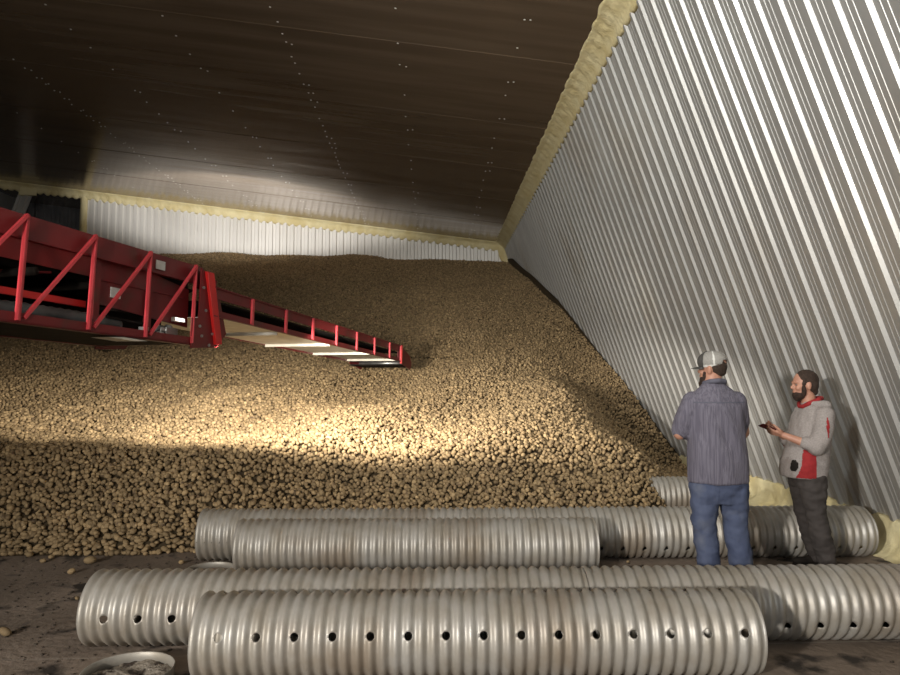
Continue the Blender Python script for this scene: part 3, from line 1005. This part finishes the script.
def head_prims(c, yaw, pitch=0.0, s=1.0):
    """face along +x of the head frame"""
    R = Matrix.Rotation(yaw, 3, 'Z') @ Matrix.Rotation(-pitch, 3, 'Y')
    c = Vector(c)
    def P(f, l, u): return c + R @ Vector((f*s, l*s, u*s))
    def E(f, l, u, a, b, d): return ('ell', P(f, l, u), (a*s, b*s, d*s), R)
    pr = [E(-.012, 0, .020, .098, .077, .100), E(.022, 0, -.045, .068, .058, .075), E(.050, 0, -.085, .034, .038, .030),
          E(.078, 0, .022, .016, .050, .014), E(.094, 0, -.020, .018, .013, .017), E(.085, 0, .005, .012, .010, .025),
          E(.083, 0, -.058, .014, .026, .010), E(.058, .040, -.025, .026, .020, .024), E(.058, -.040, -.025, .026, .020, .024)]
    for l in (1, -1):
        pr += [E(-.008, .079*l, -.012, .020, .009, .033), E(-.014, .086*l, -.002, .012, .006, .022)]
    return pr, P, R

def hand_prims(wrist, d, n, side, curl=(0.5, 0.6, 0.4), s=1.0, thumb_curl=0.5):
    """d: towards fingers, n: the way fingers curl (palm normal), side: thumb side"""
    W = Vector(wrist); d = Vector(d).normalized(); n = Vector(n); n = (n - d*n.dot(d)).normalized(); side = Vector(side)
    side = (side - d*side.dot(d) - n*side.dot(n)).normalized()
    pr = []
    for k in (-1.2, -.4, .4, 1.2):
        pr.append(('cap', W + side*(k*.012*s) + d*.012*s, W + side*(k*.020*s) + d*.080*s, .014*s, .0125*s))
    for i, (k, ln) in enumerate(((1.5, .072), (.5, .080), (-.5, .074), (-1.5, .058))):
        p = W + side*(k*.0195*s) + d*.085*s
        a = 0
        for j, fr in enumerate((.45, .32, .25)):
            a += curl[j]
            dd = d*math.cos(a) + n*math.sin(a)
            q = p + dd*ln*fr*s*1.15
            pr.append(('cap', p, q, (.0092 - j*.0006)*s, (.0086 - j*.0008)*s))
            p = q
    p = W + side*.020*s + d*.018*s
    a = .9
    for j, ln in enumerate((.040, .032, .026)):
        dd = (d*math.cos(a) + side*math.sin(a)*.8 + n*(.25 + .3*j*thumb_curl)).normalized()
        q = p + dd*ln*s
        pr.append(('cap', p, q, (.0125-j*.0015)*s, (.0115-j*.0015)*s))
        p = q; a -= .45
    return pr

def boot(parent, ank, yaw, m, s=1.0):
    R = Matrix.Rotation(yaw, 3, 'Z')
    A = Vector((ank[0], ank[1], 0))
    pr = [('cap', A + Vector((0, 0, .09)), A + Vector((0, 0, .16)), .052, .055), ('ell', A + R @ Vector((.02, 0, .055)), (.09, .046, .05), R),
          ('ell', A + R @ Vector((.12, 0, .042)), (.085, .047, .038), R), ('ell', A + R @ Vector((-.035, 0, .045)), (.045, .042, .045), R)]
    me = blob(pr, .008, 3)
    o = link('boot', me, m, parent, True)
    bm = bmesh.new()
    pts = []
    for i in range(24):
        t = 2*PI*i/24
        pts.append(A + R @ Vector((.05 + .155*math.cos(t), .05*math.sin(t)*(1 if math.cos(t) > 0 else .85), 0)))
    prism(bm, pts, (0, 0, .022))
    obj('sole', bm, M_black, o)

# --- man in the trucker cap
P1 = empty('person', (2.19, 5.2, 0))
tag(P1, 'heavyset man seen from behind in a trucker cap, slate blue shirt and jeans, arms folded', 'person')
fyaw = math.atan2(.68, -.73)
hp, HP, HR = head_prims((-.025, .02, 1.690), fyaw, -.02, 1.03)
body = hp + [('cap', (-.02, 0, 1.48), (-.028, .012, 1.64), .074, .066),
    ('loft', [((0, 0, .80), .13, .09, 0), ((0, 0, 1.0), .17, .12, 0), ((-.01, 0, 1.25), .19, .12, 0), ((-.02, 0, 1.40), .18, .10, 0), ((-.02, 0, 1.48), .11, .07, 0)]),
    ('cap', (-.19, 0, 1.43), (-.275, .06, 1.185), .055, .050), ('cap', (-.275, .06, 1.185), (-.05, .25, 1.19), .048, .032),
    ('cap', (.16, 0, 1.42), (.235, .09, 1.19), .055, .050), ('cap', (.235, .09, 1.19), (-.02, .27, 1.235), .046, .032),
    ('cap', (-.10, 0, .86), (-.105, .02, .48), .085, .06), ('cap', (-.105, .02, .48), (-.075, 0, .10), .058, .04),
    ('cap', (.11, 0, .86), (.135, .02, .48), .085, .06), ('cap', (.135, .02, .48), (.165, 0, .10), .058, .04)]
body += hand_prims((-.03, .255, 1.205), (1, -.05, .05), (0, -1, 0), (0, 0, 1), (.2, .3, .3))
body += hand_prims((-.04, .28, 1.24), (-1, -.1, .05), (0, -1, 0), (0, 0, 1), (.2, .3, .3))
link('body', blob(body, .0065, 3), M_skin, P1, True)
# shirt
sh = [('loft', [((0, .01, .815), .226, .165, 0), ((0, .01, .84), .226, .168, 0), ((0, .015, .98), .226, .185, 0), ((-.005, .015, 1.12), .216, .180, 0), ((-.015, .01, 1.27), .214, .162, 0),
                ((-.02, 0, 1.40), .212, .138, 0), ((-.02, 0, 1.475), .185, .115, 0), ((-.02, 0, 1.53), .130, .092, 0), ((-.022, .002, 1.575), .085, .080, 0)], 2.2),
      ('cap', (-.185, 0, 1.425), (-.245, .04, 1.28), .088, .082), ('cap', (-.245, .04, 1.28), (-.262, .06, 1.215), .082, .074), ('cap', (-.262, .06, 1.215), (-.235, .10, 1.20), .072, .066),
      ('cap', (.145, 0, 1.425), (.190, .05, 1.28), .086, .078), ('cap', (.190, .05, 1.28), (.190, .09, 1.205), .078, .070), ('cap', (.190, .09, 1.205), (.15, .13, 1.20), .07, .06)]
me = blob(sh, .010, 5)
wrinkle(me, .007, 9, .45, 3)
for v in me.vertices:          # long drag folds across the back
    p = v.co
    if p.y < .05:
        v.co.y -= .006*math.sin((p.x*1.0 + p.z*.35)*42)*math.exp(-((p.z-1.18)/.22)**2)
shirt = link('shirt', me, M_shirt, P1, True)
pm = patch(me, lambda c, n: abs(c.z - 1.43) < .006 and c.y < -.02 and abs(c.x+.02) < .2, .002)
link('yoke_seam', pm, M_shirt2, shirt, True)
cz = .045
col_ = blob([('cap', (-.095, .0, 1.530+cz), (-.070, -.060, 1.545+cz), .020, .020), ('cap', (-.070, -.060, 1.545+cz), (-.02, -.085, 1.55+cz), .020, .020), ('cap', (-.02, -.085, 1.55+cz), (.035, -.060, 1.545+cz), .020, .020),
             ('cap', (.035, -.060, 1.545+cz), (.058, .0, 1.525+cz), .020, .020), ('cap', (.058, .0, 1.525+cz), (.02, .08, 1.50+cz), .020, .016), ('cap', (-.095, .0, 1.530+cz), (-.06, .08, 1.50+cz), .018, .016)], .006, 3)
link('collar', col_, M_shirt2, shirt, True)
# jeans
jn = [('loft', [((0.005, .01, .66), .19, .11, 0), ((0, .01, .74), .210, .135, 0), ((0, .01, .81), .213, .145, 0), ((0, .01, .90), .200, .135, 0), ((0, .01, .99), .19, .13, 0)], 2.4),
      ('cap', (-.108, .0, .78), (-.118, .02, .50), .118, .094), ('cap', (-.118, .02, .50), (-.080, .0, .10), .092, .088),
      ('cap', (.112, .0, .78), (.125, .02, .50), .116, .094), ('cap', (.125, .02, .50), (.170, .0, .10), .092, .088)]
me = blob(jn, .010, 4)
cut(me, lambda c: c.z > .035)
wrinkle(me, .013, 9, 1.4, 8)
jeans = link('jeans', me, M_jeans, P1, True)
for x0_, x1_ in ((-.175, -.055), (.045, .165)):
    pm = patch(me, lambda c, n: x0_ < c.x < x1_ and .67 < c.z < .81 and c.y < 0 and n.y < -.2, .004)
    link('pocket', pm, M_jeans, jeans, True)
boot(P1, (-.075, .0), math.radians(100), M_boot)
boot(P1, (.165, .0), math.radians(78), M_boot)
# hair, beard, cap
link('hair', blob([('ell', HP(-.034, 0, .016), (.079, .081, .084), HR), ('ell', HP(-.058, 0, -.030), (.046, .058, .034), HR)], .006, 2), M_hair, P1, True)
bd = blob([('ell', HP(.045, 0, -.088), (.052, .058, .048), HR), ('ell', HP(.030, .048, -.055), (.026, .020, .044), HR), ('ell', HP(.030, -.048, -.055), (.026, .020, .044), HR), ('ell', HP(.070, 0, -.115), (.038, .036, .035), HR)], .006, 2)
link('beard', bd, M_beard, P1, True)
capo = None
cm = blob([('ell', HP(-.006, 0, .052), (.112, .092, .084), HR)], .006, 1)
hinv = HR.inverted(); hc = HP(0, 0, 0)
def hl(c): return hinv @ (c - hc)
def cap_keep(c):
    q = hl(c)
    if q.z < .010 - .10*q.x*0 : return False
    if q.x < -.06 and abs(q.y) < .045 and q.z < .062 and q.z > .026: return False   # the opening above the strap
    return True
cut(cm, cap_keep)
capo = link('cap', cm, M_mesh, P1, True)
s = capo.modifiers.new('thick', 'SOLIDIFY'); s.thickness = .003
pm = patch(cm, lambda c, n: hl(c).z < .026, .003)
tag(link('cap_band', pm, M_capw, capo, True), 'off-white band and back strap')
pm = patch(cm, lambda c, n: hl(c).z > .026 and (abs(hl(c).y) < .006 or abs(abs(math.atan2(hl(c).y, -hl(c).x)) - 1.05) < .075), .003)
tag(link('cap_seam', pm, M_capw, capo, True), 'off-white seam tape')
pm = patch(cm, lambda c, n: hl(c).x > .035, .004)
tag(link('cap_front', pm, M_capd, capo, True), 'charcoal front panel')
bm = bmesh.new()
g = []
for i in range(7):
    rw = []
    for j in range(13):
        t = (j/12-.5)*2.5
        rad = .094 + .066*i/6*math.cos(t*.62)
        rw.append(bm.verts.new(HP(math.cos(t)*rad*.98, math.sin(t)*.088*(1+.02*i), .018 - .012*(i/6) - .012*(abs(t)/1.25)**2)))
    g.append(rw)
for a_, b_ in zip(g[:-1], g[1:]):
    for j in range(12): bm.faces.new((a_[j], a_[j+1], b_[j+1], b_[j]))
br = obj('brim', bm, M_capd, capo, smooth=True)
s = br.modifiers.new('thick', 'SOLIDIFY'); s.thickness = .004
for l in (1, -1):
    bm = bmesh.new(); bmesh.ops.create_uvsphere(bm, u_segments=10, v_segments=8, radius=.009, matrix=Matrix.Translation(HP(.075, .032*l, .003)))
    obj('eye', bm, M_eye, P1, smooth=True)

# --- bearded man in the sweatshirt
P2 = empty('person', (3.235, 5.75, 0))
tag(P2, 'bearded man in a grey and red hooded sweatshirt looking down at a phone', 'person')
fy2 = math.atan2(.12, -1)
hp, HP2, HR2 = head_prims((-.055, 0, 1.560), fy2, -.04, 1.02)
body = hp + [('cap', (-.005, 0, 1.34), (-.035, 0, 1.50), .062, .058),
    ('loft', [((-.07, 0, .78), .12, .16, 0), ((-.03, 0, 1.0), .12, .16, 0), ((.0, 0, 1.2), .11, .16, 0), ((.01, 0, 1.32), .09, .15, 0), ((0, 0, 1.38), .07, .08, 0)]),
    ('cap', (.02, -.17, 1.32), (-.085, -.215, 1.045), .050, .045), ('cap', (-.085, -.215, 1.045), (-.285, -.085, 1.135), .043, .027),
    ('cap', (.02, .17, 1.32), (-.075, .215, 1.06), .050, .045), ('cap', (-.075, .215, 1.06), (-.270, .065, 1.165), .043, .027),
    ('cap', (-.05, -.09, .84), (-.035, -.10, .45), .085, .058), ('cap', (-.035, -.10, .45), (.035, -.10, .09), .056, .038),
    ('cap', (-.05, .09, .84), (-.02, .10, .45), .085, .058), ('cap', (-.02, .10, .45), (.085, .10, .09), .056, .038)]
body += hand_prims((-.290, -.080, 1.137), (-1, .40, .30), (.1, .6, .9), (-.3, -.2, 1), (.35, .65, .5), 1.0)
body += hand_prims((-.275, .060, 1.167), (-1, -.35, .15), (.1, -.8, .6), (-.3, .1, 1), (.4, .7, .5), 1.0)
link('body', blob(body, .0055, 2), M_skin, P2, True)
hd = [('loft', [((-.085, 0, .775), .165, .185, 0), ((-.085, 0, .80), .172, .195, 0), ((-.075, 0, .90), .178, .205, 0), ((-.04, 0, 1.04), .158, .200, 0), ((-.01, 0, 1.17), .145, .198, 0),
                ((.01, 0, 1.28), .130, .195, 0), ((.01, 0, 1.345), .105, .16, 0), ((.0, 0, 1.39), .082, .10, 0), ((-.005, 0, 1.42), .07, .078, 0)], 2.3),
      ('cap', (.02, -.165, 1.30), (-.03, -.205, 1.14), .082, .080), ('cap', (-.03, -.205, 1.14), (-.080, -.215, 1.05), .082, .070), ('cap', (-.080, -.215, 1.05), (-.150, -.175, 1.078), .068, .052),
      ('cap', (.02, .165, 1.30), (-.03, .205, 1.14), .082, .078), ('cap', (-.03, .205, 1.14), (-.075, .215, 1.06), .078, .070), ('cap', (-.075, .215, 1.06), (-.145, .17, 1.09), .068, .052)]
me = blob(hd, .009, 4)
wrinkle(me, .008, 10, 1.0, 21)
hood_o = link('sweatshirt', me, M_hood, P2, True)
hb = blob([('cap', (.075, -.09, 1.385), (.115, 0, 1.36), .045, .062), ('cap', (.115, 0, 1.36), (.075, .09, 1.385), .062, .045), ('cap', (.075, -.09, 1.385), (-.03, -.085, 1.40), .045, .025),
           ('cap', (.075, .09, 1.385), (-.03, .085, 1.40), .045, .025), ('ell', (.10, 0, 1.31), (.05, .09, .07), Matrix.Identity(3))], .007, 4)
wrinkle(hb, .006, 12, 1, 5)
link('hood', hb, M_hood, hood_o, True)
rc = blob([('cap', (-.085, -.03, 1.375), (-.06, -.075, 1.40), .018, .02), ('cap', (-.06, -.075, 1.40), (.02, -.085, 1.435), .02, .02), ('cap', (.02, -.085, 1.435), (.075, -.03, 1.445), .02, .02),
           ('cap', (.075, -.03, 1.445), (.075, .03, 1.445), .02, .02), ('cap', (.075, .03, 1.445), (.02, .085, 1.435), .02, .02), ('cap', (.02, .085, 1.435), (-.06, .075, 1.40), .02, .02), ('cap', (-.06, .075, 1.40), (-.085, .03, 1.375), .02, .018), ('cap', (-.085, -.03, 1.375), (-.085, .03, 1.375), .018, .018)], .006, 3)
tag(link('hood_lining', rc, M_hred, hood_o, True), 'red hood lining round the neck')
for sg in (-1, 1):
    pm = patch(me, lambda c, n: c.y*sg > .09 and -.215 + (c.z-.8)*.25 < c.x < -.085 + (c.z-.8)*.02 and .79 < c.z < 1.03 and abs(c.y) < .215 - .25*max(0, c.z-.96) and n.y*sg > .0, .004)
    tag(link('side_panel', pm, M_hred, hood_o, True), 'red side panel')
    pm = patch(me, lambda c, n: c.y*sg > .12 and 1.13 < c.z < 1.29 and abs(c.x + .02 - (c.z-1.2)*.1) < .012*(1-abs(c.z-1.21)/.09) and n.y*sg > .1, .004)
    tag(link('sleeve_stripe', pm, M_hred, hood_o, True), 'narrow red stripe behind the sleeve')
pm = patch(me, lambda c, n: c.y < -.03 and ((c.x + .225)/.017)**2 + ((c.z-.885-(c.x+.225)*.8)/.045)**2 < 1, .004)
tag(link('pocket_opening', pm, M_black, hood_o, True), 'dark pocket opening')
tr = [('loft', [((-.06, 0, .70), .118, .17, 0), ((-.06, 0, .80), .135, .175, 0), ((-.055, 0, .90), .14, .175, 0)], 2.3),
      ('cap', (-.060, -.088, .76), (-.045, -.10, .50), .112, .080), ('cap', (-.045, -.10, .50), (-.005, -.10, .30), .080, .084), ('cap', (-.005, -.10, .30), (.030, -.10, .09), .084, .076),
      ('cap', (-.06, .088, .76), (-.04, .10, .50), .108, .078), ('cap', (-.04, .10, .50), (.005, .10, .30), .078, .078), ('cap', (.005, .10, .30), (.065, .10, .09), .078, .070)]
me = blob(tr, .009, 4)
cut(me, lambda c: c.z > .035)
wrinkle(me, .012, 10, 1.8, 31)
link('trousers', me, M_trou, P2, True)
boot(P2, (.035, -.10), math.radians(180), M_black)
boot(P2, (.065, .10), math.radians(172), M_black)
link('hair', blob([('ell', HP2(-.022, 0, .036), (.099, .084, .094), HR2), ('ell', HP2(-.050, 0, .000), (.064, .081, .085), HR2), ('ell', HP2(-.068, 0, -.055), (.036, .056, .045), HR2), ('ell', HP2(.022, 0, .012), (.034, .0815, .045), HR2)], .006, 2), M_hair, P2, True)
link('beard', blob([('ell', HP2(.046, 0, -.085), (.056, .056, .044), HR2), ('ell', HP2(.026, .054, -.042), (.020, .022, .058), HR2), ('ell', HP2(.026, -.054, -.042), (.020, .022, .058), HR2), ('ell', HP2(.060, 0, -.108), (.034, .034, .03), HR2)], .006, 2), M_beard, P2, True)
for l in (1, -1):
    bm = bmesh.new(); bmesh.ops.create_uvsphere(bm, u_segments=10, v_segments=8, radius=.009, matrix=Matrix.Translation(HP2(.074, .032*l, .003)))
    obj('eye', bm, M_eye, P2, smooth=True)

# phone in his hands
bm = bmesh.new(); box(bm, -.072, .072, -.036, .036, -.0045, .0)
ph = obj('phone', bm, M_case, None, bevel=.003)
bm = bmesh.new(); box(bm, -.068, .068, -.033, .033, .0, .0015)
obj('screen', bm, M_phone, ph)
ph.location = (3.235 - .385, 5.75 - .012, 1.195)
ph.rotation_euler = (math.radians(-20), math.radians(22), math.radians(4))
tag(ph, 'dark smartphone held in the bearded man\'s hands', 'phone')
